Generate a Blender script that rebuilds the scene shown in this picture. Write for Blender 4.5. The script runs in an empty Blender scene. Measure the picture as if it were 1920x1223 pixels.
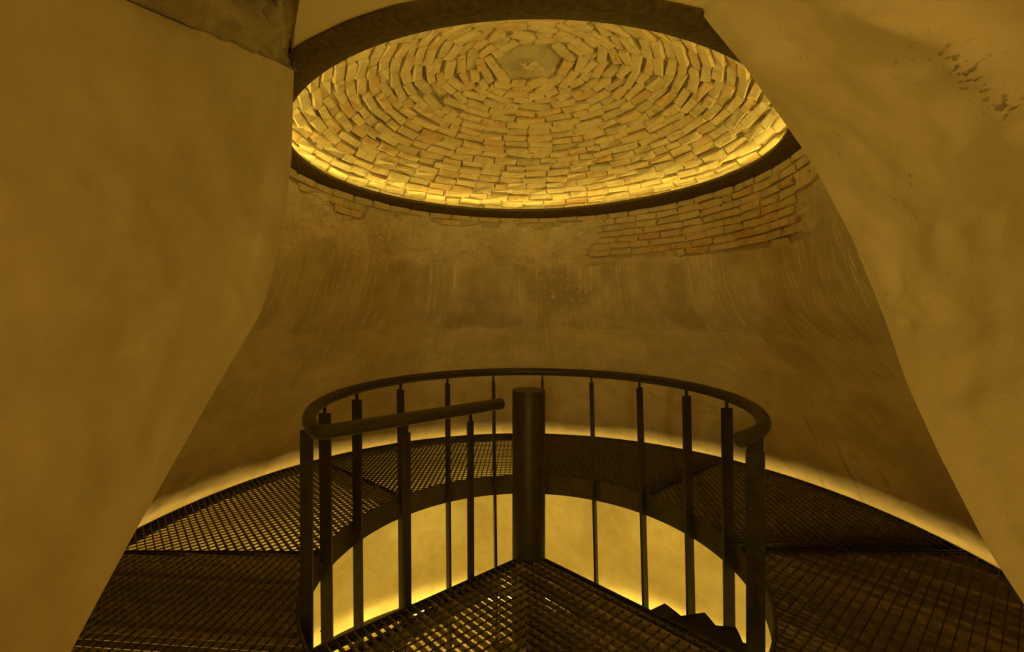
import bpy, math, random
import numpy as np

S = bpy.context.scene
COL = S.collection
random.seed(7)
RNG = np.random.default_rng(11)
E = 1.58                                   # eye height above the grating floor; world z = 0 is the walkway

# ------------------------------------------------------------------ camera, world, exposure
cam = bpy.data.cameras.new('camera')
cam.sensor_width = 36.0
cam.lens = 36.0 * 842.0 / 1920.0
cam.shift_y = -26.9 / 1920.0
cam.clip_start = 0.02
co = bpy.data.objects.new('camera', cam)
co.location = (0, 0, E)
co.rotation_euler = (math.radians(90), 0, 0)
COL.objects.link(co)
S.camera = co
S.view_settings.view_transform = 'Standard'
S.view_settings.look = 'None'
S.view_settings.exposure = 0.0
S.view_settings.gamma = 1.0
S.view_settings.use_curve_mapping = False
W = bpy.data.worlds.new('world')
S.world = W
W.use_nodes = True
W.node_tree.nodes['Background'].inputs[0].default_value = (0.02, 0.012, 0.002, 1)
W.node_tree.nodes['Background'].inputs[1].default_value = 1.0
S.cycles.max_bounces = 10
S.cycles.diffuse_bounces = 7
S.cycles.sample_clamp_indirect = 4.0

LED = (1.0, 0.735, 0.11)
P_DOME, P_FOOT, P_COVE, P_INNER, P_SPOT, P_PASS = 56.0, 10.0, 12.0, 4.0, 40.0, 118.0
P_SIDE = (38.0, 20.0)

# ------------------------------------------------------------------ plan constants
CX, CY = 0.127, 2.954
RR, ZRAIL = 1.333, -0.574 + E
RF = 1.376
AZ_L, AZ_R = 218.6, -43.5                  # landing edges, degrees
RI, ZI, RO, ZO = 1.4456, 0.982 + E, 1.573, 0.942 + E
HARM = [-0.0153, 0.0006, 0.024, -0.0142, 0.0119, 0.008, 0.0169, -0.0047]
LOWZ = -3.75 + E
rad = math.radians

def harm(t):
    r = np.zeros_like(t)
    for n in range(1, 5):
        r = r + HARM[2*n-2]*np.cos(n*t) + HARM[2*n-1]*np.sin(n*t)
    return r

def pol(az, r, z=0.0):
    a = rad(az)
    return (CX + r*math.cos(a), CY + r*math.sin(a), z)

# ------------------------------------------------------------------ numpy noise
def _h(ix, iy, iz):
    n = (ix.astype(np.int64)*374761393 + iy.astype(np.int64)*668265263 + iz.astype(np.int64)*2147483647) & 0xffffffff
    n = ((n ^ (n >> 13)) * 1274126177) & 0xffffffff
    n = n ^ (n >> 16)
    return (n & 0xffff) / 32767.5 - 1.0

def vnoise(x, y, z=0.0):
    x, y, z = np.broadcast_arrays(np.asarray(x, float), np.asarray(y, float), np.asarray(z, float))
    x0, y0, z0 = np.floor(x), np.floor(y), np.floor(z)
    fx, fy, fz = x-x0, y-y0, z-z0
    fx, fy, fz = [f*f*f*(f*(f*6-15)+10) for f in (fx, fy, fz)]
    r = 0
    for dx in (0, 1):
        for dy in (0, 1):
            for dz in (0, 1):
                w = (fx if dx else 1-fx)*(fy if dy else 1-fy)*(fz if dz else 1-fz)
                r = r + w*_h(x0+dx, y0+dy, z0+dz)
    return r

def fbm(x, y, z=0.0, oct=4, gain=.5):
    r, a, k = 0, 1.0, 1.0
    for i in range(oct):
        r = r + a*vnoise(np.asarray(x)*k+17.3*i, np.asarray(y)*k-9.1*i, np.asarray(z)*k+3.7*i)
        a *= gain; k *= 2.03
    return r

def sstep(x, a, b):
    t = np.clip((np.asarray(x, float)-a)/(b-a), 0, 1)
    return t*t*(3-2*t)

# ------------------------------------------------------------------ object helpers
def wloc(o):
    v = np.zeros(3)
    while o is not None:
        v += np.array(o.location); o = o.parent
    return v

def props(o, label=None, cat=None, kind=None, group=None):
    if label: o['label'] = label
    if cat: o['category'] = cat
    if kind: o['kind'] = kind
    if group: o['group'] = group
    return o

def thing(name, loc, label, cat, group=None):
    o = bpy.data.objects.new(name, None)
    o.location = loc; o.empty_display_size = .1
    COL.objects.link(o)
    return props(o, label, cat, 'thing', group)

def mesh_np(name, V, F, mat, smooth=False, uv=None, attrs=None):
    """V (n,3); F (m,4) or (m,3) array"""
    V = np.asarray(V, np.float32); F = np.asarray(F, np.int32)
    me = bpy.data.meshes.new(name)
    k = F.shape[1]
    me.vertices.add(len(V)); me.vertices.foreach_set('co', V.ravel())
    me.loops.add(F.size); me.loops.foreach_set('vertex_index', F.ravel())
    me.polygons.add(len(F))
    me.polygons.foreach_set('loop_start', np.arange(0, F.size, k, dtype=np.int32))
    me.polygons.foreach_set('loop_total', np.full(len(F), k, np.int32))
    me.polygons.foreach_set('use_smooth', np.full(len(F), smooth, bool))
    if uv is not None:
        l = me.uv_layers.new(name='UVMap')
        l.data.foreach_set('uv', np.asarray(uv, np.float32)[F.ravel()].ravel())
    for nm, a in (attrs or {}).items():
        at = me.attributes.new(nm, 'FLOAT', 'POINT')
        at.data.foreach_set('value', np.asarray(a, np.float32).ravel())
    me.materials.append(mat)
    me.update(calc_edges=True)
    return me

def link(name, me, parent=None, loc=None):
    o = bpy.data.objects.new(name, me)
    if parent is not None: o.parent = parent
    if loc is not None: o.location = loc
    COL.objects.link(o)
    return o

class MB:
    def __init__(s): s.v = []; s.f = []
    def quad_box(s, c, ax, ay, az):
        """box from centre and three half axis vectors"""
        c = np.array(c, float); ax, ay, az = [np.array(a, float) for a in (ax, ay, az)]
        n = len(s.v)
        for i in (-1, 1):
            for j in (-1, 1):
                for k in (-1, 1): s.v.append(c+i*ax+j*ay+k*az)
        for q in ((0,1,3,2),(4,6,7,5),(0,4,5,1),(2,3,7,6),(0,2,6,4),(1,5,7,3)):
            s.f.append([n+a for a in q])
        return s
    def beam(s, p, q, w, ztop, zbot):
        """upright flat bar from p to q (plan), width w"""
        p = np.array(p[:2], float); q = np.array(q[:2], float)
        d = q-p; L = np.linalg.norm(d)
        if L < 1e-4: return s
        d /= L; nrm = np.array([-d[1], d[0]])
        m = (p+q)/2
        return s.quad_box((m[0], m[1], (ztop+zbot)/2), (*(d*L/2), 0), (*(nrm*w/2), 0), (0, 0, (ztop-zbot)/2))
    def cyl(s, c, r, z0, z1, n=24, bev=0.0, top=True, bot=True):
        rings = [(r, z0), (r, z1-bev)] + ([(r-bev*.3, z1-bev*.3), (r-bev, z1)] if bev else [])
        return s.lathe(c, rings, n, top, bot)
    def lathe(s, c, rings, n=24, top=True, bot=True):
        b = len(s.v)
        for (r, z) in rings:
            for i in range(n):
                a = 2*math.pi*i/n
                s.v.append((c[0]+r*math.cos(a), c[1]+r*math.sin(a), z))
        for k in range(len(rings)-1):
            for i in range(n):
                j = (i+1) % n
                s.f.append([b+k*n+i, b+k*n+j, b+(k+1)*n+j, b+(k+1)*n+i])
        if top: s.f.append([b+(len(rings)-1)*n+i for i in range(n)])
        if bot: s.f.append([b+i for i in reversed(range(n))])
        return s
    def tube(s, pts, r, n=16):
        pts = [np.array(p, float) for p in pts]; b = len(s.v); m = len(pts)
        for k, p in enumerate(pts):
            t0 = pts[k]-pts[k-1] if k else pts[1]-pts[0]
            t1 = pts[k+1]-pts[k] if k < m-1 else t0
            t0 = t0/np.linalg.norm(t0); t1 = t1/np.linalg.norm(t1)
            t = (t0+t1); t /= np.linalg.norm(t)
            cs = max(.45, float(t@t0))
            up = np.array([0, 0, 1.]) if abs(t[2]) < .9 else np.array([1., 0, 0])
            e1 = np.cross(t, up); e1 /= np.linalg.norm(e1); e2 = np.cross(e1, t)
            for i in range(n):
                a = 2*math.pi*i/n
                s.v.append(p+r*(math.cos(a)*e1/cs+math.sin(a)*e2))
        for k in range(m-1):
            for i in range(n):
                j = (i+1) % n
                s.f.append([b+k*n+i, b+k*n+j, b+(k+1)*n+j, b+(k+1)*n+i])
        s.f.append([b+i for i in reversed(range(n))]); s.f.append([b+(m-1)*n+i for i in range(n)])
        return s
    def sweep(s, sec, az0, az1, n, dr=None, closed=True):
        """sweep a section [(r,z)..] round the axis from az0 to az1 degrees"""
        full = abs(az1-az0) >= 359.99
        m = len(sec); b = len(s.v); cnt = n if full else n+1
        for i in range(cnt):
            a = rad(az0+(az1-az0)*i/n); o = float(dr(np.array(a))) if dr else 0.0
            for (r, z) in sec:
                s.v.append((CX+(r+o)*math.cos(a), CY+(r+o)*math.sin(a), z))
        rng = m if closed else m-1
        for i in range(n):
            i2 = (i+1) % cnt
            for k in range(rng):
                k2 = (k+1) % m
                s.f.append([b+i*m+k, b+i*m+k2, b+i2*m+k2, b+i2*m+k])
        if closed and not full:
            s.f.append([b+k for k in range(m)]); s.f.append([b+n*m+k for k in reversed(range(m))])
        return s
    def prism(s, poly, z0, z1):
        n = len(poly); b = len(s.v)
        for z in (z0, z1):
            for p in poly: s.v.append((p[0], p[1], z))
        s.f.append([b+i for i in reversed(range(n))]); s.f.append([b+n+i for i in range(n)])
        for i in range(n):
            j = (i+1) % n; s.f.append([b+i, b+j, b+n+j, b+n+i])
        return s
    def mesh(s, name, mat, smooth=False, off=(0, 0, 0), angle=None):
        me = bpy.data.meshes.new(name)
        o = np.array(off, float)
        me.from_pydata([tuple(np.array(v)-o) for v in s.v], [], s.f)
        me.materials.append(mat)
        if smooth:
            me.polygons.foreach_set('use_smooth', [True]*len(me.polygons))
            if angle: me.set_sharp_from_angle(angle=rad(angle))
        me.update()
        return me
    def obj(s, name, mat, parent=None, smooth=False, angle=35):
        return link(name, s.mesh(name, mat, smooth, wloc(parent) if parent else (0, 0, 0), angle), parent)

def grid_faces(nu, nv):
    i, j = np.meshgrid(np.arange(nv-1), np.arange(nu-1), indexing='ij')
    a = i*nu+j
    return np.stack([a, a+1, a+nu+1, a+nu], -1).reshape(-1, 4)

# ------------------------------------------------------------------ materials
def mat(name):
    m = bpy.data.materials.new(name); m.use_nodes = True
    nt = m.node_tree
    return m, nt, nt.nodes, nt.links, nt.nodes['Principled BSDF']

def N(nt, t, **kw):
    n = nt.nodes.new(t)
    for k, v in kw.items():
        if k.startswith('i_'):
            n.inputs[int(k[2:]) if k[2:].isdigit() else k[2:]].default_value = v
        else: setattr(n, k, v)
    return n

def noise(nt, vec, scale, detail=4, rough=.6, dist=0.0):
    n = N(nt, 'ShaderNodeTexNoise'); n.inputs['Scale'].default_value = scale
    n.inputs['Detail'].default_value = detail; n.inputs['Roughness'].default_value = rough
    n.inputs['Distortion'].default_value = dist
    if vec is not None: nt.links.new(vec, n.inputs['Vector'])
    return n.outputs['Fac']

def ramp(nt, fac, stops):
    r = N(nt, 'ShaderNodeValToRGB')
    el = r.color_ramp.elements
    while len(el) < len(stops): el.new(.5)
    for e, (p, c) in zip(el, stops):
        e.position = p; e.color = (*c, 1) if not isinstance(c, (int, float)) else (c, c, c, 1)
    nt.links.new(fac, r.inputs['Fac'])
    return r.outputs['Color']

def mixc(nt, fac, a, b, mode='MIX'):
    m = N(nt, 'ShaderNodeMix', data_type='RGBA', blend_type=mode)
    for s, v in ((m.inputs['Factor'], fac), (m.inputs['A'], a), (m.inputs['B'], b)):
        if hasattr(v, 'is_output'): nt.links.new(v, s)
        elif isinstance(v, (int, float)): s.default_value = v if s.type == 'VALUE' else (v, v, v, 1)
        else: s.default_value = (*v, 1)
    return m.outputs['Result']

def math_(nt, op, a, b=0.0, clamp=False):
    m = N(nt, 'ShaderNodeMath', operation=op, use_clamp=clamp)
    for s, v in zip(m.inputs, (a, b)):
        if hasattr(v, 'is_output'): nt.links.new(v, s)
        else: s.default_value = v
    return m.outputs[0]

def bump(nt, h, strength, dist, prev=None):
    b = N(nt, 'ShaderNodeBump'); b.inputs['Strength'].default_value = strength; b.inputs['Distance'].default_value = dist
    nt.links.new(h, b.inputs['Height'])
    if prev is not None: nt.links.new(prev, b.inputs['Normal'])
    return b.outputs['Normal']

def mapv(nt, vec, sc):
    m = N(nt, 'ShaderNodeMapping'); m.inputs['Scale'].default_value = sc
    nt.links.new(vec, m.inputs['Vector']); return m.outputs['Vector']

def attr(nt, name):
    a = N(nt, 'ShaderNodeAttribute', attribute_name=name); return a.outputs['Fac']

def neu(c): return (c[0], min(1, c[1]*1.12), min(1, c[2]*1.5))

def plaster(name, base, dark, light, grain=1.0, mott=1.0, spots=False):
    base, dark, light = neu(base), neu(dark), neu(light)
    m, nt, nd, lk, bs = mat(name)
    tc = N(nt, 'ShaderNodeTexCoord').outputs['Object']
    n1 = noise(nt, tc, 2.2, 6, .62, .4); n2 = noise(nt, tc, 9, 5, .65); n3 = noise(nt, tc, 120, 3, .6)
    c = mixc(nt, ramp(nt, n1, [(.36, 0.0), (.66, 1.0)]), dark, base)
    c = mixc(nt, math_(nt, 'MULTIPLY', ramp(nt, n2, [(.46, 0.0), (.75, 1.0)]), .55*mott), c, light)
    c = mixc(nt, math_(nt, 'MULTIPLY', ramp(nt, n2, [(.27, 1.0), (.42, 0.0)]), .45*mott), c, dark)
    if spots:
        v = noise(nt, tc, 26, 3, .5); msk = noise(nt, tc, 1.7, 2, .5)
        f = math_(nt, 'MULTIPLY', ramp(nt, v, [(.68, 0.0), (.74, 1.0)]), ramp(nt, msk, [(.5, 0.0), (.62, 1.0)]))
        c = mixc(nt, math_(nt, 'MULTIPLY', f, .7), c, tuple(x*.3 for x in dark))
        v2 = noise(nt, mapv(nt, tc, (1, .5, 1)), 70, 3, .55)
        f2 = math_(nt, 'MULTIPLY', ramp(nt, math_(nt, 'ADD', v2, math_(nt, 'MULTIPLY', attr(nt, 'mould'), .16)), [(.66, 0.0), (.74, 1.0)]), attr(nt, 'mould'))
        c = mixc(nt, math_(nt, 'MULTIPLY', f2, .8, True), c, tuple(x*.28 for x in dark))
    lk.new(c, bs.inputs['Base Color']); bs.inputs['Roughness'].default_value = .92
    bs.inputs['Specular IOR Level'].default_value = .15
    n = bump(nt, n3, .25*grain, .004); n = bump(nt, n2, .30*grain, .012, n)
    lk.new(n, bs.inputs['Normal'])
    return m

def wall_mat():
    m, nt, nd, lk, bs = mat('scratched_plaster')
    uvn = N(nt, 'ShaderNodeUVMap').outputs['UV']
    tc = N(nt, 'ShaderNodeTexCoord').outputs['Object']
    base, dark, light = (0.762, 0.655, 0.548), (0.462, 0.392, 0.312), (0.842, 0.762, 0.672)
    n1 = noise(nt, tc, 2.0, 7, .64, .5); n2 = noise(nt, tc, 8, 6, .66); n3 = noise(nt, tc, 90, 4, .6)
    c = mixc(nt, ramp(nt, n1, [(.36, 0.0), (.64, 1.0)]), (0.612, 0.528, 0.423), base)
    c = mixc(nt, math_(nt, 'MULTIPLY', ramp(nt, n2, [(.3, 1.0), (.48, 0.0)]), .5), c, dark)
    c = mixc(nt, math_(nt, 'MULTIPLY', ramp(nt, n2, [(.58, 0.0), (.74, 1.0)]), .35), c, light)
    c = mixc(nt, math_(nt, 'MULTIPLY', attr(nt, 'dark'), .95), c, dark)
    # comb streaks: long thin lines down the wall, only where the plaster was scratched
    wob = N(nt, 'ShaderNodeVectorMath', operation='ADD'); lk.new(uvn, wob.inputs[0])
    wn = N(nt, 'ShaderNodeTexNoise'); wn.inputs['Scale'].default_value = 3.0; lk.new(uvn, wn.inputs['Vector'])
    sc = N(nt, 'ShaderNodeVectorMath', operation='MULTIPLY'); lk.new(wn.outputs['Color'], sc.inputs[0]); sc.inputs[1].default_value = (.05, 0, 0)
    lk.new(sc.outputs[0], wob.inputs[1]); w = wob.outputs[0]
    s1 = noise(nt, mapv(nt, w, (34, 1.5, 1)), 1.0, 2, .5); s2 = noise(nt, mapv(nt, w, (85, 2.6, 1)), 1.0, 2, .5)
    lines = math_(nt, 'MAXIMUM', ramp(nt, s1, [(.555, 0.0), (.635, 1.0)]), math_(nt, 'MULTIPLY', ramp(nt, s2, [(.53, 0.0), (.66, 1.0)]), .8))
    brk = ramp(nt, noise(nt, mapv(nt, w, (3, 5, 1)), 1.6, 3, .6), [(.36, 0.10), (.58, 1.0)])
    sf = math_(nt, 'MULTIPLY', math_(nt, 'MULTIPLY', lines, brk), attr(nt, 'streak'), True)
    c = mixc(nt, math_(nt, 'MULTIPLY', sf, .78), c, (0.88, 0.762, 0.612))
    d1 = noise(nt, mapv(nt, w, (16, .9, 1)), 1.0, 2, .5)
    df = math_(nt, 'MULTIPLY', ramp(nt, d1, [(.63, 0.0), (.69, 1.0)]), attr(nt, 'drip'), True)
    c = mixc(nt, math_(nt, 'MULTIPLY', df, .6), c, (0.272, 0.225, 0.174))
    # flecks of old limewash
    fk = noise(nt, tc, 17, 4, .65)
    ff = math_(nt, 'MULTIPLY', ramp(nt, fk, [(.57, 0.0), (.60, 1.0)]), attr(nt, 'fleck'), True)
    c = mixc(nt, math_(nt, 'MULTIPLY', ff, .8), c, (0.864, 0.762, 0.593))
    c = mixc(nt, attr(nt, 'bare'), c, (0.544, 0.464, 0.386))
    wr = N(nt, 'ShaderNodeTexNoise'); wr.inputs['Scale'].default_value = 3.2; wr.inputs['Detail'].default_value = 3; wr.inputs['Distortion'].default_value = 1.2; lk.new(tc, wr.inputs['Vector'])
    rd = math_(nt, 'ABSOLUTE', math_(nt, 'SUBTRACT', wr.outputs['Fac'], .5))
    rg = math_(nt, 'MULTIPLY', math_(nt, 'MULTIPLY', ramp(nt, rd, [(.0, 1.0), (.012, 0.0)]), ramp(nt, n1, [(.45, 0.0), (.6, 1.0)])), attr(nt, 'upper'), True)
    c = mixc(nt, math_(nt, 'MULTIPLY', rg, .55), c, (0.299, 0.243, 0.183))
    lk.new(c, bs.inputs['Base Color']); bs.inputs['Roughness'].default_value = .93
    bs.inputs['Specular IOR Level'].default_value = .12
    n = bump(nt, n3, .4, .005); n = bump(nt, n2, .6, .02, n); n = bump(nt, sf, .15, .003, n); n = bump(nt, rg, -.4, .01, n)
    lk.new(n, bs.inputs['Normal'])
    return m

def brick_mat(name, by_attr):
    m, nt, nd, lk, bs = mat(name)
    tcn = N(nt, 'ShaderNodeTexCoord').outputs['Object']
    if by_attr: r = attr(nt, 'tint'); vec = tcn
    else:
        oi = N(nt, 'ShaderNodeObjectInfo'); r = oi.outputs['Random']
        ad = N(nt, 'ShaderNodeVectorMath', operation='ADD'); lk.new(tcn, ad.inputs[0])
        lk.new(oi.outputs['Location'], ad.inputs[1]); vec = ad.outputs[0]
    col = ramp(nt, r, [(0.0, (.54, .455, .31)), (.3, (.65, .525, .355)), (.72, (.68, .53, .34)), (.9, (.66, .48, .285)), (1.0, (.61, .405, .225))])
    n1 = noise(nt, vec, 14, 5, .65); n2 = noise(nt, vec, 55, 4, .65)
    c = mixc(nt, math_(nt, 'MULTIPLY', ramp(nt, n1, [(.48, 0.0), (.68, 1.0)]), .65), col, (0.72, 0.638, 0.495))
    c = mixc(nt, math_(nt, 'MULTIPLY', ramp(nt, n1, [(.30, 1.0), (.44, 0.0)]), .55), c, (0.33, 0.246, 0.165))
    c = mixc(nt, math_(nt, 'MULTIPLY', ramp(nt, n2, [(.30, 1.0), (.40, 0.0)]), .6), c, (0.24, 0.179, 0.12))
    lk.new(c, bs.inputs['Base Color']); bs.inputs['Roughness'].default_value = .95
    bs.inputs['Specular IOR Level'].default_value = .1
    n = bump(nt, n2, .5, .006); n = bump(nt, n1, .5, .012, n); lk.new(n, bs.inputs['Normal'])
    return m

def steel(name, c0, c1, rough=.5, metal=.0, spec=.4, scale=18, vary=False):
    m, nt, nd, lk, bs = mat(name)
    tc = N(nt, 'ShaderNodeTexCoord').outputs['Object']
    n1 = noise(nt, tc, scale, 5, .65); n2 = noise(nt, tc, 160, 3, .6)
    c = mixc(nt, ramp(nt, n1, [(.36, 0.0), (.66, 1.0)]), c0, c1)
    if vary:                       # each bar weathered a little differently
        r = N(nt, 'ShaderNodeObjectInfo').outputs['Random']
        c = mixc(nt, 1.0, c, ramp(nt, r, [(0.0, .55), (.6, .9), (1.0, 1.35)]), 'MULTIPLY')
    lk.new(c, bs.inputs['Base Color'])
    lk.new(ramp(nt, n1, [(.3, max(0, rough-.1)), (.7, min(1, rough+.15))]), bs.inputs['Roughness'])
    bs.inputs['Metallic'].default_value = metal
    bs.inputs['Specular IOR Level'].default_value = spec
    lk.new(bump(nt, n2, .12, .002), bs.inputs['Normal'])
    return m

def emit(name, col, strength):
    m = bpy.data.materials.new(name); m.use_nodes = True
    nt = m.node_tree; nt.nodes.clear()
    e = nt.nodes.new('ShaderNodeEmission'); o = nt.nodes.new('ShaderNodeOutputMaterial')
    e.inputs[0].default_value = (*col, 1); e.inputs[1].default_value = strength
    nt.links.new(e.outputs[0], o.inputs[0])
    return m

M_WALL = wall_mat()
M_LEFT = plaster('smooth_plaster', (.60, .450, .25), (.48, .350, .185), (.65, .490, .275), .6, 1.1)
M_RIGHT = plaster('lumpy_plaster', (.66, .50, .275), (.58, .43, .22), (.70, .53, .30), 1.3, .35, True)
M_CEIL = plaster('pale_plaster', (.84, .66, .38), (.80, .62, .35), (.86, .68, .40), .5, .4)
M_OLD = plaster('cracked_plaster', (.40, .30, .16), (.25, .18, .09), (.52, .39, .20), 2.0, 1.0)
M_MORT = plaster('mortar', (.50, .375, .205), (.30, .22, .115), (.66, .51, .29), 2.0, 1.2)
M_LOW = plaster('limewashed_wall', (.76, .59, .33), (.62, .45, .21), (.80, .635, .37), .6, 1.1)
M_BRICK, M_BRICKS = brick_mat('old_brick', False), brick_mat('old_brick_joined', True)
M_RING = steel('ring_concrete', (.085, .064, .030), (.165, .122, .06), .9, 0, .1, 40)
M_STEEL = steel('blackened_steel', (.020, .0165, .010), (.044, .036, .021), .45, .0, .4)
M_RAIL = steel('rail_steel', (.026, .020, .011), (.045, .034, .018), .36, .0, .45)
M_GRATE = steel('galvanised_grating', (.125, .094, .050), (.25, .19, .10), .8, .0, .15, 26, True)
M_FASC = steel('fascia_steel', (.06, .048, .026), (.11, .087, .046), .6, .0, .3, 8)
M_LEDD = emit('led_dome', LED, P_DOME)
M_LEDF = emit('led_foot', (1.0, .64, .10), P_FOOT)
M_LEDC = emit('led_cove', LED, P_COVE)
M_LEDI = emit('led_inner', LED, P_INNER)

# ------------------------------------------------------------------ tower wall (vault) with the brick exposed near the ring
PZ = np.array([-1.75, -1.58, -1.1, -.63, -.488, -.2, 0, .235, .565, .93, 1.05])
PR = np.array([3.05, 2.95, 2.66, 2.32, 2.20, 1.945, 1.76, 1.664, 1.595, 1.58, 1.575])
_zz = np.linspace(-1.8, 1.1, 1161)
_rr = np.interp(_zz, PZ, PR)
_k = np.exp(-np.linspace(-2.5, 2.5, 49)**2); _k /= _k.sum()
_rs = np.convolve(np.pad(_rr, 24, mode='edge'), _k, 'valid')
def prof(z): return np.interp(z, _zz, _rs)

REZ = np.array([-1.8, -1.58, -.564, -.508, -.353, -.214, -.028, .26, .548, .826, .93, 1.05])
REX = np.array([.99, .99, .99, 1.01, 1.064, 1.17, 1.288, 1.23, 1.077, .80, .637, .50])
RED = np.array([0, .135, .87, .95, 1.12, 1.33, 1.55, 1.62, 1.62, 1.53, 1.45, 1.40])
XL = -.82
def edgeL(z):
    r = prof(z); return np.full_like(r, XL), CY-np.sqrt(np.maximum(r*r-(XL-CX)**2, .01))
def edgeR(z): return np.interp(z, REZ, REX), np.interp(z, REZ, RED)

def exposed(az, z):
    """1 where the brickwork is bare; az in degrees"""
    j = .028*fbm(az/5.0, z*14, 3.3, 4, .6); ja = 3.0*fbm(az/9.0, z*16, 8.8, 3, .6)
    strip = .905 - .05*sstep(az, 64, 80) - .03*sstep(az, 120, 135) - .10*sstep(az, 146, 152)*(1-sstep(az, 160, 166)) + .05*sstep(az, 170, 182)
    strip = strip + .06*sstep(vnoise(az/8.0, 2.2), .1, .5)
    a = z+j > np.where((az > 60), strip, 9)
    low = .435 + .085*sstep(az, 0, 60)
    b = (az+ja > -11) & (az+ja < 64.5) & (z+.5*j > low)
    c = (az+ja > -40) & (az+ja < -9) & (z+j > .70)
    return (a | b | c).astype(float)

def build_tower():
    nu = 980
    z = np.concatenate([np.linspace(-1.72, -.2, 80, endpoint=False), np.linspace(-.2, .40, 60, endpoint=False), np.linspace(.40, .985, 100)])
    nv = len(z)
    xl, dl = edgeL(z); xr, dr = edgeR(z)
    azl = np.degrees(np.arctan2(dl-CY, xl-CX)); azl = np.where(azl < 0, azl+360, azl)
    azr = np.degrees(np.arctan2(dr-CY, xr-CX))
    u = np.linspace(0, 1, nu)
    AZ = azr[:, None]+(azl-azr)[:, None]*u[None]
    Z = np.repeat(z[:, None], nu, 1)
    R = prof(Z)
    re = np.hypot(xr-CX, dr-CY)-prof(z)
    R = R + re[:, None]*np.exp(-((AZ-azr[:, None])/14)**2)
    ex = exposed(AZ, Z)
    # soften the mask a touch
    exs = ex.copy()
    exs[1:-1, 1:-1] = (ex[1:-1, 1:-1]*2+ex[:-2, 1:-1]+ex[2:, 1:-1]+ex[1:-1, :-2]+ex[1:-1, 2:])/6
    inner = sstep(AZ-azr[:, None], 2, 10)*sstep(azl[:, None]-AZ, 2, 10)
    X0 = CX+R*np.cos(np.radians(AZ)); Y0 = CY+R*np.sin(np.radians(AZ))
    up = sstep(Z, .42, .55)
    rough = fbm(X0*2.5, Y0*2.5, Z*2.5, 5, .55)*(.012+.024*up) + fbm(X0*9, Y0*9, Z*9, 4, .6)*(.004+.012*up)
    # trowel lumps and scars in the upper plaster, seams lower down
    rough += up*.012*np.maximum(0, vnoise(X0*5, Y0*5, Z*8)-.25)
    seam = .010*np.exp(-((Z+.18+.03*vnoise(AZ/11, 4.))/.012)**2) + .008*np.exp(-((Z-.455+.03*vnoise(AZ/9, 7.))/.015)**2)
    rough += seam*sstep(vnoise(AZ/6, 9.), -.4, .3)
    R = R + inner*(rough*(1-.85*exs) + exs*.034 + exs*.006*fbm(X0*18, Y0*18, Z*18, 3))
    X = CX+R*np.cos(np.radians(AZ)); Y = CY+R*np.sin(np.radians(AZ))
    V = np.stack([X, Y, Z+E], -1).reshape(-1, 3)
    uv = np.stack([np.radians(AZ)*1.8, Z], -1).reshape(-1, 2)
    wz = Z+.03*fbm(AZ/7, Z*3, 1.1, 4)
    band = sstep(wz, -.20, -.15)*(1-sstep(wz, .43, .49))
    patch = np.exp(-(((AZ-80)/8)**2+((Z-.22)/.20)**2)**2) + .8*np.exp(-(((AZ-71)/6)**2+((Z-.14)/.10)**2)**2)
    rightd = sstep(-AZ, 5, 25)*sstep(Z, -.9, -.2)*.6
    dark = np.clip(band*(.40+.6*fbm(AZ/9, Z*2.4, 5.5, 4)) + patch*.9 + rightd + .35*sstep(fbm(AZ/12, Z*3, 2.2, 4), .1, .6), 0, 1)
    streak = np.clip(band*1.1 + (1-sstep(wz, -.2, -.12))*sstep(Z, -1.25, -.4)*.62, 0, 1.2)*(1-np.clip(patch, 0, 1))*sstep(vnoise(AZ/13, 3.7), -.75, 0)
    drip = (1-sstep(Z, -.95, -.55))*sstep(-AZ, -40, 5) + .25*(1-sstep(Z, -1.2, -.8))
    fleck = np.clip(patch*.9+.55*sstep(vnoise(AZ/10, Z*4, 6.), .15, .5)*sstep(Z, .3, .5)*(1-ex), 0, 1)
    me = mesh_np('wall_back', V, grid_faces(nu, nv), M_WALL, True, uv,
                 {'dark': dark, 'streak': streak, 'drip': drip, 'fleck': fleck, 'upper': up*(1-exs), 'bare': exs})
    o = link('wall_back', me)
    return props(o, 'round scratched plaster tower wall narrowing up to the dark ring, brick bared below it', None, 'structure')

WALL = build_tower()

# ------------------------------------------------------------------ bricks
def brick_mesh(k, mt):
    """one weathered brick, unit about .19 x .056, front at +z, 42 triangles"""
    g = np.random.default_rng(100+k)
    L, H, D = .19, .058, .045
    xs = np.array([-.5, -.42, .42, .5])*L; ys = np.array([-.5, -.36, .36, .5])*H
    V = []
    for j in range(4):
        for i in range(4):
            edge = i in (0, 3) or j in (0, 3); corner = i in (0, 3) and j in (0, 3)
            zz = (-.007 if edge else 0) - (.006 if corner else 0) + g.normal(0, .0038)
            V.append([xs[i]+g.normal(0, .0055), ys[j]+g.normal(0, .0032), zz])
    if g.random() < .35:                      # a chipped corner
        c = [0, 3, 12, 15][g.integers(4)]; V[c][0] *= .86; V[c][1] *= .8; V[c][2] -= .012
    F = [[j*4+i, j*4+i+1, j*4+i+5, j*4+i+4] for j in range(3) for i in range(3)]
    per = [0, 1, 2, 3, 7, 11, 15, 14, 13, 12, 8, 4]
    for p in per: V.append([V[p][0]*1.0, V[p][1]*1.0, -D])
    for q in range(12):
        a, b = per[q], per[(q+1) % 12]
        F.append([b, a, 16+q, 16+(q+1) % 12])
    return np.array(V), F

NB = 16
BV = [brick_mesh(k, M_BRICK) for k in range(NB)]
BM = []
for V_, F_ in BV:
    me = bpy.data.meshes.new('brick'); me.from_pydata([tuple(v) for v in V_], [], F_); me.materials.append(M_BRICK); me.update(); BM.append(me)

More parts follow.
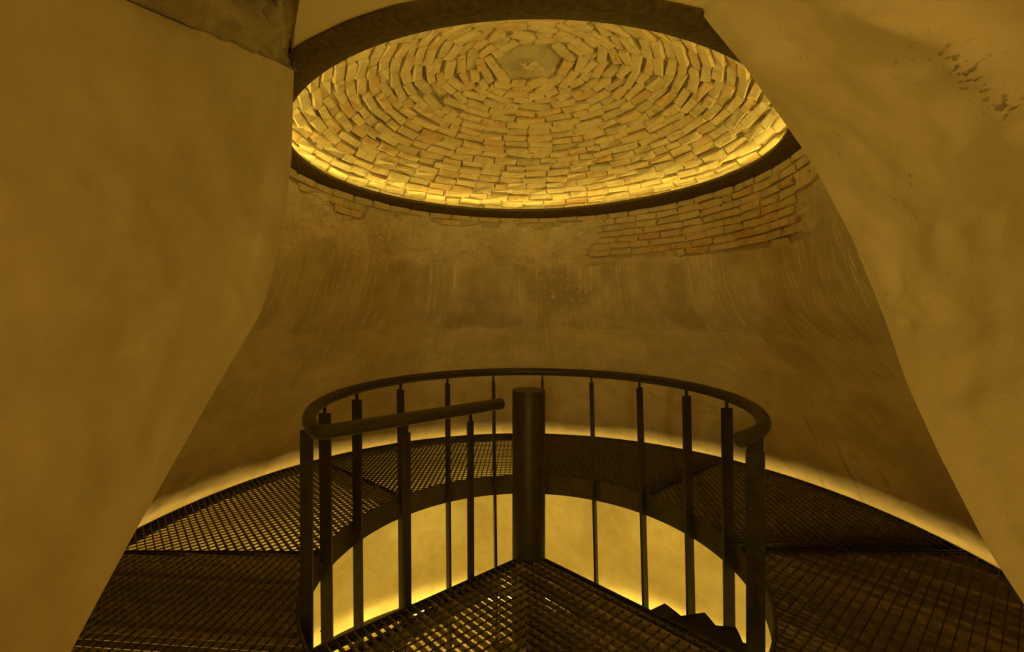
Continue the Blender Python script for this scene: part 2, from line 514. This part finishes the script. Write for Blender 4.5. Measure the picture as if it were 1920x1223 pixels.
from mathutils import Matrix, Vector
def lay_bricks(parent, specs, limit, stuff_name):
    """specs: (pos, t, m, n, sx, sy, sz, variant); the ones that show largest become objects, the rest one stuff part"""
    sc = []
    for q in specs:
        p, n = np.array(q[0]), np.array(q[3])
        v = p-np.array([0, 0, E]); d2 = v@v
        fac = max(0.02, float(-(v/np.sqrt(d2))@n))
        infr = v[1] > .2 and -1.14 < v[0]/v[1] < 1.14 and v[2]/v[1] < .70
        sc.append((q[4]*q[5]*fac/d2) if infr else 0)
    order = np.argsort(sc)[::-1]
    vs, fs, tint, b = [], [], [], 0
    for rank, i in enumerate(order):
        p, t, m, n, sx, sy, sz, k = specs[i]
        Rm = np.stack([t, m, n], 1)
        if rank < limit:
            o = link('brick', BM[k], parent)
            mt = Matrix([[*(Rm[r]*[sx, sy, sz]), p[r]] for r in range(3)]+[[0, 0, 0, 1]])
            o.matrix_basis = mt
        else:
            V_, F_ = BV[k]
            w = (V_*[sx, sy, sz])@Rm.T+p
            vs.append(w); fs += [[b+a for a in f] for f in F_]; b += len(V_); tint += [random.random()]*len(V_)
    if vs:
        me = mesh_np(stuff_name, np.concatenate(vs), np.array(fs), M_BRICKS, False, None, {'tint': tint})
        props(link(stuff_name, me, parent), None, None, 'stuff')

def frame_from(t, n):
    t = np.array(t, float); n = np.array(n, float); n /= np.linalg.norm(n)
    t = t-n*(t@n); t /= np.linalg.norm(t); m = np.cross(n, t)
    return t, m, n

def jitter(t, m, n, s=.03):
    a = RNG.normal(0, s, 3)
    return frame_from(t+a[0]*m+a[1]*n*.6, n+a[2]*m*1.5)

def wall_bricks():
    specs = []
    z = .925; row = 0
    while z > .40:
        pitch = .0595
        az = -38.0+RNG.uniform(0, 5)
        while az < 205:
            L = RNG.choice([.20, .21, .18, .10, .22], p=[.35, .25, .2, .1, .1])+RNG.normal(0, .008)
            zr = z+RNG.normal(0, .002)
            R = float(prof(np.array(zr)))
            daz = math.degrees(L/R); ac = az+daz/2
            pts = np.array([ac-daz*.40, ac, ac+daz*.40])
            if exposed(pts, np.array([zr]*3)-.012).sum() >= 2 and exposed(pts, np.array([zr]*3)+.015).sum() >= 2:
                a = rad(ac); proud = RNG.normal(.004, .005)
                r = R+.010-proud
                p = np.array([CX+r*math.cos(a), CY+r*math.sin(a), zr+E])
                t = np.array([-math.sin(a), math.cos(a), 0]); n = np.array([-math.cos(a), -math.sin(a), -.08])
                t, m, n = jitter(-t, np.array([0, 0, 1.]), n, .022)
                specs.append((p, t, m, n, (L-.007)/.19, (pitch-.006)/.058*RNG.uniform(.92, 1.03), 1.0, int(RNG.integers(NB))))
            az += daz
        z -= pitch; row += 1
    lay_bricks(WALL, specs, 300, 'brick_infill')
    return len(specs)
nwb = wall_bricks()

# ------------------------------------------------------------------ dome
DB = RI+.16; DZ = ZI+.025; RISE = 1.640+E-DZ
DR = (DB*DB+RISE*RISE)/(2*RISE); DZC = DZ+RISE-DR
TH0 = math.asin(DB/DR)
def dome_pt(th, az, off=0.0):
    """th = polar angle from the apex; the plan is stretched by the ring's irregular outline"""
    k = 1+float(harm(np.array(az)))/DB*min(1, (th/TH0)**1.5)
    r = (DR-off)*math.sin(th)*k
    return np.array([CX+r*math.cos(az), CY+r*math.sin(az), DZC+(DR-off)*math.cos(th)])

def build_dome():
    na, nr = 420, 110
    az = np.linspace(0, 2*np.pi, na+1); th = np.linspace(.0004, TH0+.012, nr)
    A, T = np.meshgrid(az, th)
    A2 = np.where(A >= 2*np.pi-1e-9, 0, A)
    k = 1+harm(A2)/DB*np.minimum(1, (T/TH0)**1.5)
    x, y, z = DR*np.sin(T)*np.cos(A2)*k, DR*np.sin(T)*np.sin(A2)*k, DR*np.cos(T)
    d = .021+.013*fbm(x*9, y*9, z*9, 4, .6)+.006*fbm(x*30, y*30, z*30, 3, .6)
    cen = 1-sstep(np.hypot(x+.02, y), .10, .24)
    d = d*(1-cen)+cen*(-.020+.020*fbm(x*12, y*12, z*12, 4, .6))
    f = (DR+d)/DR
    V = np.stack([CX+x*f, CY+y*f, DZC+z*f], -1).reshape(-1, 3)
    o = link('ceiling', mesh_np('ceiling', V, grid_faces(na+1, nr)[:, ::-1], M_MORT, True))
    props(o, 'shallow brick dome of concentric rings glowing above the dark ring', None, 'structure')
    specs = []
    pitch = .0705
    nrow = int((TH0*DR-.15)/pitch)
    for j in range(nrow):
        th_ = TH0-(j+.5)*pitch/DR
        a = RNG.uniform(0, 6.28); a1 = a+2*np.pi
        rr = DR*math.sin(th_)
        while a < a1-.02:
            if rr > .45: L = RNG.choice([.205, .19, .165, .12, .23], p=[.34, .28, .18, .1, .1])+RNG.normal(0, .012)
            else: L = RNG.choice([.17, .14, .11])+RNG.normal(0, .012)
            L = min(L, (a1-a)*rr)
            if (a1-a)*rr-L < .06: L = (a1-a)*rr
            da = L/rr; ac = a+da/2; a += da
            if L < .05: continue
            th = th_+RNG.normal(0, .0032)
            p = dome_pt(th, ac, 0); q = dome_pt(th, ac+.02, 0); up = dome_pt(th-.02, ac, 0)
            t = q-p; m = up-p; n = np.cross(t, m); n /= np.linalg.norm(n)
            if n[2] > 0: n = -n
            t, m, n = jitter(t, m, n, .04 if rr < .6 else .024)
            # each ring leans a little out over the one below it
            t, m, n = frame_from(t, n - m*.10)
            if m@(up-p) < 0: t, m = -t, -m
            t, m, n = frame_from(t, n)
            pr = RNG.normal(.004, .0052)
            if abs(ac % 6.283-5.05) < .16 and 9 <= j <= 10: pr += .03
            off = abs(L)
            specs.append((p+n*pr, t, m, n, (L-.005)/.19, (pitch-.006)/.058*RNG.uniform(.86, 1.06), 1.0, int(RNG.integers(NB))))
    for _ in range(9):
        a, q = RNG.uniform(0, 6.28), RNG.uniform(.02, .15)
        p = dome_pt(q/DR, a); n = np.array([RNG.normal(0, .1), RNG.normal(0, .1), -1.])
        tt = np.array([-math.sin(a), math.cos(a), 0])+RNG.normal(0, .35, 3)*[1, 1, 0]
        t, m, n = frame_from(tt, n)
        specs.append((p+n*RNG.uniform(.008, .02), t, m, n, RNG.uniform(.5, .9), RNG.uniform(.7, 1.1), 1.0, int(RNG.integers(NB))))
    lay_bricks(o, specs, 300, 'brick_infill')
    return len(specs)
ndb = build_dome()

# ring beam under the dome (trim), a light strip lies on top of it
ring = MB().sweep([(RI, ZI), (RO, ZO), (RO+.05, ZO+.01), (RO+.05, ZI+.020), (RI, ZI+.020)], 0, 360, 180, harm).obj('trim_1', M_RING, None, True, 30)
props(ring, 'dark concrete ring beam carrying the brick dome', None, 'structure')
led = thing('light_strip', (CX, CY, ZI+.02), 'glowing yellow light strip hidden on the dark ring under the brick dome', 'light strip')
MB().sweep([(RI+.066, ZI+.0215), (RI+.0705, ZI+.0335), (RI+.071, ZI+.0333), (RI+.0665, ZI+.0212)], 0, 360, 160, harm).obj('light_band', M_LEDD, led)
MB().sweep([(RI+.068, ZI+.0206), (RI+.0728, ZI+.0335), (RI+.0785, ZI+.0335), (RI+.0785, ZI+.0206)], 0, 360, 160, harm).obj('strip_backing', M_STEEL, led)  # unseen backing, added to block light from the strip's rear side

# ------------------------------------------------------------------ passage: two jambs, soffit, ceiling, closing wall
CZ = .958
def zs(d): return np.clip(.9-.33*(1.667-d), .45, .93)
def xs(d): return np.clip(-.815+.58*(1.667-d), -.82, -.25)

def build_left():
    nu, nv = 150, 170
    t = np.linspace(0, 1, nu)**2.2; v = np.linspace(0, 1, nv)
    z0 = -1.7+v*(.9+1.7)
    dE = edgeL(z0)[1]
    D = dE[:, None]+(-4.6-dE)[:, None]*t[None]
    Z = z0[:, None]-(.9-zs(D))*sstep(v, .70, 1)[:, None]
    Xn = .016*fbm(D*2.1, Z*2.1, 2.0, 4)+.004*fbm(D*8, Z*8, 6., 3)
    rnd = .035*(1-sstep(D-dE[:, None], -.06, 0))
    X = XL+Xn*sstep(dE[:, None]-D, .0, .15)
    V = np.stack([X, D, Z+E], -1).reshape(-1, 3)
    o = link('wall_left', mesh_np('wall_left', V, grid_faces(nu, nv), M_LEFT, True))
    props(o, 'smooth plaster side of the opening on the left', None, 'structure')
    # old cracked soffit above it
    ns, nt_ = 150, 60
    d = 1.72-(1.72+4.6)*np.linspace(0, 1, ns)**2.0; w = np.linspace(0, 1, nt_)
    D, Wq = np.meshgrid(d, w)
    X = XL+(xs(D)-XL)*Wq; Z = zs(D)+(CZ-zs(D))*Wq
    # raised board-like strip by the lower edge, a ragged trench beyond it, then a flat skim at the corner
    wid = (xs(D)-XL)*Wq
    strip = 1-sstep(wid+.010*fbm(D*9, wid*9, 1., 3), .085, .100)
    strip2 = sstep(D, 1.40, 1.415)
    cr = np.abs(fbm(D*7, wid*10, 4., 4, .6)); crack = np.exp(-(cr/.10)**2)*sstep(wid, .07, .11)*(1-sstep(wid, .20, .26))
    flat = sstep(wid+.02*fbm(D*5, wid*5, 8., 3), .16, .19)
    h = -.022 + .034*strip*(1-strip2) + .024*flat - .05*crack + .010*fbm(D*16, wid*30, 5., 4, .6)
    h += .006*np.sin(wid*160+3*fbm(D*3, wid*3, 2., 2))*strip*(1-strip2)*.3
    fade = sstep(Wq, 0, .03)*(1-sstep(Wq, .93, 1))
    nx, nz = .55, -.83
    V = np.stack([X+nx*h*fade, D, Z+nz*h*fade+E], -1).reshape(-1, 3)
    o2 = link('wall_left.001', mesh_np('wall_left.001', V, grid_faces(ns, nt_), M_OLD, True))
    props(o2, 'cracked old plaster haunch at the top of the left side', None, 'structure')
build_left()

def build_right():
    nu, nv = 170, 190
    t = np.linspace(0, 1, nu)**2.1; v = np.linspace(0, 1, nv)
    z = -1.7+v*(CZ+1.7)
    xe, de = edgeR(z)
    xb = np.interp(z, [-1.7, .3, CZ], [1.02, 1.04, .98])
    D = de[:, None]+(-4.6-de)[:, None]*t[None]
    s = sstep((de[:, None]-D)/(de[:, None]+1.2), 0, .65)
    X = xe[:, None]*(1-s)+xb[:, None]*s
    Z = np.repeat(z[:, None], nu, 1)
    h = .034*fbm(D*2.6, Z*2.6, 4.4, 3)+.014*fbm(D*7, Z*7, 7.1, 3)+.002*fbm(D*30, Z*30, 1., 3)
    # lumps seen on this side: centre (depth, z), size, height
    for (cd, cz, sd, sz, rot, hh) in ((1.06, .67, .10, .035, .9, .030), (1.03, .56, .045, .03, 0, .022), (.98, .38, .10, .05, .2, .016),
                                      (.93, .50, .07, .12, .1, -.016), (.80, .30, .16, .05, -.5, .030), (.78, .20, .12, .07, 0, -.022),
                                      (.95, .16, .05, .03, .3, .010), (.82, .02, .1, .08, 0, .015), (.86, -.2, .08, .1, 0, -.012)):
        a = (D-cd)*math.cos(rot)+(Z-cz)*math.sin(rot); b = -(D-cd)*math.sin(rot)+(Z-cz)*math.cos(rot)
        h = h+2.7*hh*np.exp(-(a/sd)**2-(b/sz)**2)
    away = sstep(de[:, None]-D, 0, .10)*(1-sstep(Z, .86, .95))
    X = X-h*away
    V = np.stack([X, D, Z+E], -1).reshape(-1, 3)
    mould = np.exp(-((D-1.03)/.05)**2-((Z-.54)/.09)**2)+.6*np.exp(-((D-1.12)/.06)**2-((Z-.62)/.05)**2)+.9*np.exp(-((D-1.0)/.03)**2-((Z-.45)/.035)**2)
    o = link('wall_right', mesh_np('wall_right', V, grid_faces(nu, nv)[:, ::-1], M_RIGHT, True, None, {'mould': np.clip(mould, 0, 1)}))
    props(o, 'lumpy plaster side of the opening on the right with dark mould spots', None, 'structure')
    # ceiling between both sides, ending at the ring
    na, nr = 200, 60
    w = np.linspace(0, 1, na); q = np.linspace(0, 1, nr)
    dl = 1.70-6.3*np.linspace(0, 1, nr)**2
    V = []
    for i in range(nr):
        d = dl[i]
        if d > 1.2:
            xa = float(xs(np.array(d)))-.005
        else: xa = float(xs(np.array(d)))-.005
        xbb = .637+.29*(1.45-d) if d < 1.45 else .637-1.2*(d-1.45)
        xbb = min(xbb, 1.05)+.01
        for k in range(na):
            x = xa+(xbb-xa)*w[k]
            V.append((x, d, CZ))
    V = np.array(V)
    # trim against the ring: push points that fall inside it back to its outer rim
    a = np.arctan2(V[:, 1]-CY, V[:, 0]-CX); r = np.hypot(V[:, 0]-CX, V[:, 1]-CY)
    lim = RO+harm(a)+.006+.010*np.abs(fbm(a*9, a*0, 2., 4, .6))
    ins = r < lim
    V[ins, 0] = CX+lim[ins]*np.cos(a[ins]); V[ins, 1] = CY+lim[ins]*np.sin(a[ins])
    V[:, 2] += E + .004*fbm(V[:, 0]*3, V[:, 1]*3, 0., 3)
    o = link('ceiling.001', mesh_np('ceiling.001', V, grid_faces(na, nr), M_CEIL, True))
    props(o, 'pale plaster ceiling of the opening in front of the ring', None, 'structure')
build_right()
fw = MB().quad_box((.1, -4.6, .3), (1.1, 0, 0), (0, .05, 0), (0, 0, 2.4)).obj('wall_front', M_LEFT)
props(fw, None, None, 'structure')

# ------------------------------------------------------------------ lower chamber
def build_lower():
    nu, nv = 400, 90
    az = np.linspace(0, 2*np.pi, nu); z = np.linspace(LOWZ, -.02, nv)
    A, Z = np.meshgrid(az, z)
    A2 = np.where(A >= 2*np.pi-1e-9, 0, A)
    x, y = 3*np.cos(A2), 3*np.sin(A2)
    R = 3.06+.014*fbm(x*1.8, y*1.8, Z*1.8, 4)+.003*fbm(x*8, y*8, Z*8, 3)
    V = np.stack([CX+R*np.cos(A2), CY+R*np.sin(A2), Z], -1).reshape(-1, 3)
    o = link('wall_lower', mesh_np('wall_lower', V, grid_faces(nu, nv)[:, ::-1], M_LOW, True))
    props(o, 'bright limewashed round wall of the chamber below', None, 'structure')
    f = MB().cyl((CX, CY), 3.2, LOWZ-.1, LOWZ, 96).obj('floor', M_FLOOR)
    props(f, 'pale floor of the chamber below, seen through the grating', None, 'structure')

def floor_mat():
    m, nt, nd, lk, bs = mat('worn_floor')
    tc = N(nt, 'ShaderNodeTexCoord').outputs['Object']
    b = N(nt, 'ShaderNodeTexBrick'); b.inputs['Scale'].default_value = 3.5
    b.inputs['Color1'].default_value = (.86, .72, .50, 1); b.inputs['Color2'].default_value = (.78, .62, .40, 1); b.inputs['Mortar'].default_value = (.36, .20, .10, 1)
    b.inputs['Mortar Size'].default_value = .018
    lk.new(tc, b.inputs['Vector'])
    n1 = noise(nt, tc, 6, 5, .65)
    c = mixc(nt, math_(nt, 'MULTIPLY', ramp(nt, n1, [(.42, 1.0), (.52, 0.0)]), .5), b.outputs['Color'], (.45, .27, .13))
    lk.new(c, bs.inputs['Base Color']); bs.inputs['Roughness'].default_value = .5
    lk.new(bump(nt, n1, .3, .01), bs.inputs['Normal'])
    return m
M_FLOOR = floor_mat()
build_lower()
cove = MB().sweep([(2.925, LOWZ), (2.925, LOWZ+.12), (2.957, LOWZ+.12), (2.957, LOWZ+.114), (2.937, LOWZ+.114), (2.937, LOWZ)], 0, 360, 160).obj('trim_2', M_FASC, None, False)
props(cove, 'low brown kerb hiding the light strip at the foot of the chamber wall', None, 'structure')
l2 = MB().sweep([(2.938, LOWZ+.07), (2.944, LOWZ+.07), (2.944, LOWZ+.10), (2.938, LOWZ+.10)], 0, 360, 160).obj('light_strip', M_LEDC)
props(l2, 'glowing yellow light strip behind the kerb at the foot of the lower wall', 'light strip', 'thing')
l3 = MB().sweep([(2.905, LOWZ+.012), (2.922, LOWZ+.012), (2.922, LOWZ+.03), (2.905, LOWZ+.03)], 0, 360, 160).obj('light_strip', M_LEDI)
props(l3, 'thin white-yellow light line on the chamber floor along the kerb', 'light strip', 'thing')
# little cable stub sticking out from the kerb
cb = thing('cable_stub', pol(137.4, 2.93, LOWZ+.1), 'short brown cable stub leaning up from the kerb at lower left', 'cable')
MB().tube([pol(136.6, 2.94, LOWZ+.09), pol(137.0, 2.97, LOWZ+.14), pol(138.0, 3.0, LOWZ+.215)], .007, 8).obj('cable', M_FASC, cb, True)
MB().tube([pol(138.0, 3.0, LOWZ+.212), pol(138.15, 3.005, LOWZ+.226)], .010, 8).obj('cable_tip', M_STEEL, cb, True)

# lamps under the walkway that wash the lower wall
for i in range(10):
    az = -50+i*30.0
    L = bpy.data.lights.new('wall_washer', 'SPOT'); L.spot_size = rad(100); L.spot_blend = .6; L.shadow_soft_size = .05; L.energy = P_SPOT; L.color = LED
    o = bpy.data.objects.new('wall_washer', L); COL.objects.link(o)
    o.location = pol(az, 1.50, -.27)
    a = rad(az); d = Vector((math.cos(a), math.sin(a), -1.15))
    o.rotation_euler = d.to_track_quat('-Z', 'Y').to_euler()
# unseen fill light added in the passage behind the camera
L = bpy.data.lights.new('passage_fill', 'POINT'); L.energy = P_PASS; L.color = (1, .76, .17); L.shadow_soft_size = .15
o = bpy.data.objects.new('passage_fill', L); o.location = (-.55, -3.8, .30+E); COL.objects.link(o)

# two unseen fill lights added near the tower wall, one behind either side of the opening
for k, (p, q) in enumerate((((-1.52, 1.60, -.5), (1.1, .98, .62)), ((1.62, 1.52, -.5), (-.74, 1.30, .40)))):
    L = bpy.data.lights.new('side_fill', 'SPOT'); L.energy = P_SIDE[k]; L.color = LED; L.shadow_soft_size = .10
    L.spot_size = rad(80); L.spot_blend = 1.0
    o = bpy.data.objects.new('side_fill', L); o.location = (p[0], p[1], p[2]+E); COL.objects.link(o)
    o.rotation_euler = (Vector(q)-Vector(p)).to_track_quat('-Z', 'Y').to_euler()

# ------------------------------------------------------------------ walkway: frame, beams, grating panels
fr = thing('walkway_frame', (CX, CY, -.1), 'dark steel frame of the ring walkway with its curved fascia around the stair opening', 'frame')
fas = MB().sweep([(RF, -.175), (RF, .004), (RF+.012, .004), (RF+.012, -.175)], AZ_R, AZ_L, 140).obj('fascia', M_FASC, fr, True, 30)
MB().sweep([(2.78, -.040), (2.78, -.046), (2.87, -.046), (2.87, -.092), (2.876, -.092), (2.876, .001), (2.870, .001), (2.870, -.040)], -60, 240, 160).obj('ledger', M_STEEL, fr, True, 30)
MB().beam((CX+1.39, CY+.06), (CX+2.86, CY+.06), .25, -.040, -.16).obj('beam', M_STEEL, fr)
for az, w in ((40.5, .06), (90, .05), (140, .06), (180, .07), (AZ_R, .06), (AZ_L, .06)):
    MB().beam(pol(az, RF+.012), pol(az, 2.87), w, -.040, -.14).obj('beam', M_STEEL, fr)
# joists under the landing
for az in (AZ_R-4.5, AZ_L+4.5):
    MB().beam(pol(az, .30), pol(az, 1.37), .045, -.036, -.12).obj('joist', M_STEEL, fr)
MB().beam((CX-.02, CY-.10), (CX-.02, CY-1.9), .085, -.045, -.20).obj('joist', M_STEEL, fr)
lf = thing('light_strip', (CX, CY, -.06), 'glowing strip in the gap between walkway edge and tower wall', 'light strip')
MB().sweep([(2.880, -.087), (2.894, -.087), (2.894, -.082), (2.880, -.082)], -62, 242, 140).obj('light_band', M_LEDF, lf)

def sector(az0, az1, r0, r1, n=40):
    out = [pol(az0+(az1-az0)*i/n, r1)[:2] for i in range(n+1)]
    return np.array(out+[pol(az1+(az0-az1)*i/n, r0)[:2] for i in range(n+1)])

def clip_lines(poly, ang, pitch, phase=0.0, xr=None):
    d = np.array([math.cos(rad(ang)), math.sin(rad(ang))]); n = np.array([-d[1], d[0]])
    q = poly-np.array([CX, CY]); s = q@n; t = q@d
    k0, k1 = math.ceil((s.min()-phase)/pitch), math.floor((s.max()-phase)/pitch)
    out = []
    for k in range(k0, k1+1):
        c = phase+k*pitch; hits = []
        for i in range(len(s)):
            j = (i+1) % len(s)
            if (s[i]-c)*(s[j]-c) < 0: hits.append(t[i]+(t[j]-t[i])*(c-s[i])/(s[j]-s[i]))
        hits.sort()
        for a, b in zip(hits[::2], hits[1::2]):
            p = np.array([CX, CY])+n*c+d*a; r = np.array([CX, CY])+n*c+d*b
            if xr:
                if abs(r[0]-p[0]) > 1e-6:
                    u0, u1 = sorted([(xr[0]-p[0])/(r[0]-p[0]), (xr[1]-p[0])/(r[0]-p[0])])
                    u0, u1 = max(0, u0), min(1, u1)
                    if u1 <= u0: continue
                    p, r = p+(r-p)*u0, p+(r-p)*u1
                elif not xr[0] < p[0] < xr[1]: continue
            if np.linalg.norm(r-p) > .02: out.append((p, r))
    return out

GH = .031
def grating(label, poly, ang, rod, border, single=False, xr=None, skip=None, thick=.0045, pitch=.0450, rpitch=.050, lift=0.0):
    c = poly.mean(0)
    g = thing('grating_panel', (c[0], c[1], lift-.015), label, 'grating')
    bars = clip_lines(poly, ang, pitch, .011, xr)
    if skip: bars = [b for b in bars if not skip((b[0]+b[1])/2)]
    rods = clip_lines(poly, rod, rpitch, .007, xr)
    if single:
        for p, q in bars: MB().beam(p, q, thick, lift, lift-GH).obj('bearing_bar', M_GRATE, g)
        for p, q in rods: MB().beam(p, q, .0055, lift-.001, lift-.008).obj('cross_bar', M_STEEL, g)
    else:
        m = MB()
        for p, q in bars: m.beam(p, q, thick, lift, lift-GH)
        props(m.obj('bearing_bars', M_GRATE, g), None, None, 'stuff')
        m = MB()
        for p, q in rods: m.beam(p, q, .0055, lift-.001, lift-.008)
        props(m.obj('cross_bars', M_STEEL, g), None, None, 'stuff')
    m = MB()
    for (p, q) in border: m.beam(p, q, .008, lift+.001, lift-GH-.002)
    m.obj('edge_frame', M_STEEL, g)
    return g

def edges(az0, az1, r0, r1, n=24):
    e = [(pol(az0, r0), pol(az0, r1)), (pol(az1, r0), pol(az1, r1))]
    for i in range(n):
        a, b = az0+(az1-az0)*i/n, az0+(az1-az0)*(i+1)/n
        e.append((pol(a, r1), pol(b, r1))); e.append((pol(a, r0), pol(b, r0)))
    return e
R0, R1 = RF+.016, 2.866
def panel(label, a0, a1, ang, rod, **k):
    return grating(label, sector(a0, a1, R0, R1), ang, rod, edges(a0, a1, R0, R1), **k)
panel('grating panel at left by the wall, lower wall shining through its slanting bars', 140.3, 179.7, -48, 41)
panel('see-through grating panel at back left, bars running away toward the back wall', 90.2, 139.7, 88.5, -1)
panel('dark grating panel at back right between column and right-hand balusters', 40.8, 89.8, 37, 127)
panel('dark grating panel at right behind the end of the handrail, bars running crosswise', .3, 40.2, 2, 86,
      skip=lambda p: p[1]-CY < .115)
panel('large dark grating panel at the bottom right beside the right wall', AZ_R+.3, -.3, -47, 40, single=True)
panel('large dark grating panel at the bottom left beside the left wall', 180.3, AZ_L-.3, -5, 84, single=True)
A0, A1 = AZ_L-360, AZ_R
wedge = sector(A0+.3, A1-.3, .116, RF-.004)
land = grating('wedge-shaped landing grating in front of the column, light glinting through', wedge, -44.5, 39.5, edges(A0+.3, A1-.3, .116, RF-.004), single=True)
# ornate border strip of the landing: a second bar just inside both cut edges
for az, s in ((A0, 1), (A1, -1)):
    p0, p1 = np.array(pol(az, .13)[:2]), np.array(pol(az, RF)[:2]); d = (p1-p0)/np.linalg.norm(p1-p0); n = np.array([-d[1], d[0]])*s*.035
    MB().beam(p0+n, p1+n, .005, 0, -GH).obj('border_bar', M_STEEL, land)
front = np.array([pol(A0+(A1-A0)*i/40, RF+.01)[:2] for i in range(41)] + [(1.6, .3), (-1.4, .3)])
grating('grating panel underfoot between the two side walls', front, -47, 42, [(pol(A0+(A1-A0)*i/24, RF+.01), pol(A0+(A1-A0)*(i+1)/24, RF+.01)) for i in range(24)], xr=(XL+.03, .96))
ps = MB().quad_box((.09, -2.15, -.07), (1.0, 0, 0), (0, 2.44, 0), (0, 0, .06)).obj('floor.001', M_RIGHT)
props(ps, None, None, 'structure')

# ------------------------------------------------------------------ spiral stair
COLC = (.110, CY)
st = thing('spiral_staircase', (COLC[0], COLC[1], LOWZ), 'dark spiral staircase winding down around the thick round column', 'staircase')
MB().cyl(COLC, .108, LOWZ, -.515+E-.001, 48, .004).obj('column', M_STEEL, st, True, 40)
MB().cyl(COLC, .1045, -.515+E-.004, -.515+E+.0025, 48).obj('column_cap', M_FASC, st, True, 40)
STEP, RISE_ = 19.0, .19
for k in range(1, 11):
    a0 = AZ_R+STEP*(k-1)-1; a1 = AZ_R+STEP*k-2.2
    zt = -RISE_*k
    a0, a1 = a0-2, a1
    out = [pol(a0+(a1-a0)*i/8, 1.275)[:2] for i in range(9)]
    inn = [pol(a1+(a0-a1)*i/3, .10)[:2] for i in range(4)]
    tr = MB().prism(out+inn, zt-.045, zt).obj('tread', M_STEEL, st)
    MB().beam(pol(a1, .11), pol(a1, 1.272), .006, zt+.002, zt-.05).obj('nosing', M_RAIL, tr)

# ------------------------------------------------------------------ railing
rl = thing('railing', (CX, CY, 0), 'black handrail curving round the stair opening on upright flat balusters', 'railing')
pts = []
for i in range(121):
    az = AZ_R-2.6+(AZ_L-AZ_R+2.6)*i/120
    pts.append(pol(az, RR-.035*(max(0, 8-i)/8)**2, ZRAIL))
# tight corner, then the straight run along the left edge of the landing
p0 = np.array(pol(AZ_L, RR, ZRAIL)); p1 = np.array(pol(AZ_L, .248, ZRAIL))
pts = pts[:-2]+[tuple(p0+(np.array(pts[-3])-p0)*.35), tuple(p0+(p1-p0)*.012), tuple(p0+(p1-p0)*.05), tuple(p0+(p1-p0)*.5), tuple(p1)]
MB().tube(pts, .0355, 20).obj('handrail', M_RAIL, rl, True, 50)

def az_of_px(px, far, r=RR):
    a = (px-960)/842.0
    A = 1+a*a; B = -2*(a*CX+CY); C = CX*CX+CY*CY-r*r
    disc = max(0, B*B-4*A*C); d = (-B+(1 if far else -1)*math.sqrt(disc))/(2*A)
    return math.degrees(math.atan2(d-CY, a*d-CX))

def baluster(pt, pb, ang, w=.073, t=.020, spig=(.016, .016), ztop=None, brk=None):
    """flat bar from pt (top) down to pb, its broad side along ang"""
    pt, pb = np.array(pt, float), np.array(pb, float)
    d = np.array([math.cos(rad(ang)), math.sin(rad(ang)), 0]); n = np.array([-d[1], d[0], 0])
    m = MB(); c = (pt+pb)/2
    m.quad_box(c, d*w/2, n*t/2, (pt-pb)/2)
    b = m.obj('baluster', M_STEEL, rl)
    if spig:
        s = MB().quad_box((pt[0], pt[1], pt[2]+.032), d*spig[0]/2, n*spig[1]/2, (0, 0, .036))
        s.obj('spigot', M_STEEL, b)
    if brk is not None:
        q = MB().quad_box(brk[0], d*brk[1]/2, n*.006, (0, 0, .05)); q.obj('bracket', M_FASC, b)
    return b

def tread_z(az):
    k = max(0, (az-AZ_R)/STEP)
    return max(LOWZ+.002, -RISE_*k-.12)
BAL = [(609, 615, True), (669, 673, True), (751, 755, True), (839, 842, True), (925, 930, True), (1017, 1019, True),
       (1109, 1119, True), (1199, 1211, True), (1287, 1297, True), (1362.5, 1369.5, True), (1416, 1418, False)]
ZB = ZRAIL-.035-.045
for i, (xt, xb_, far) in enumerate(BAL):
    rb = RR if far else RR-.01
    at, ab = az_of_px(xt, far, rb), az_of_px(xb_, far, rb)
    if at < -100: at += 360
    if ab < -100: ab += 360
    if i == 0: at, ab = at % 360, ab % 360
    zt, zb = ZB, tread_z(at) if at > AZ_R+30 else -.45
    dz = 2.0
    abot = at+(ab-at)*(zt-zb)/dz
    near = i == len(BAL)-1
    baluster(pol(at, rb, zt), pol(abot, rb, zb), at, .078 if near else .073, .020,
             (.066, .016) if near else (.017, .015), None,
             (pol(at, RR+.040, -.085), .05))
# end plate at the corner and the two balusters of the straight run
azc = az_of_px(577, False, 1.345)
azc = azc % 360
baluster(pol(azc, 1.350, ZRAIL-.03), pol(azc, 1.350, -.30), -8, .066, .014, None)
for px, xb_ in ((763.5, 767), (884, 886)):
    a = (px-960)/842.0; ca, sa = math.cos(rad(AZ_L)), math.sin(rad(AZ_L))
    r = (a*CY-CX)/(ca-a*sa)
    p = np.array(pol(AZ_L, r, ZB)); q = np.array(pol(AZ_L, r, -.16))
    q[0] += (xb_-px)/842.0*p[1]*.6
    off = np.array([-math.sin(rad(AZ_L)), math.cos(rad(AZ_L)), 0])*-.012
    baluster(p+off, q+off, AZ_L+90-62, .050, .020, (.017, .015))

print('BRICKS wall', nwb, 'dome', ndb, 'objects', len(S.objects), 'tris', sum(len(o.data.loops)-2*len(o.data.polygons) for o in S.objects if o.type == 'MESH'))
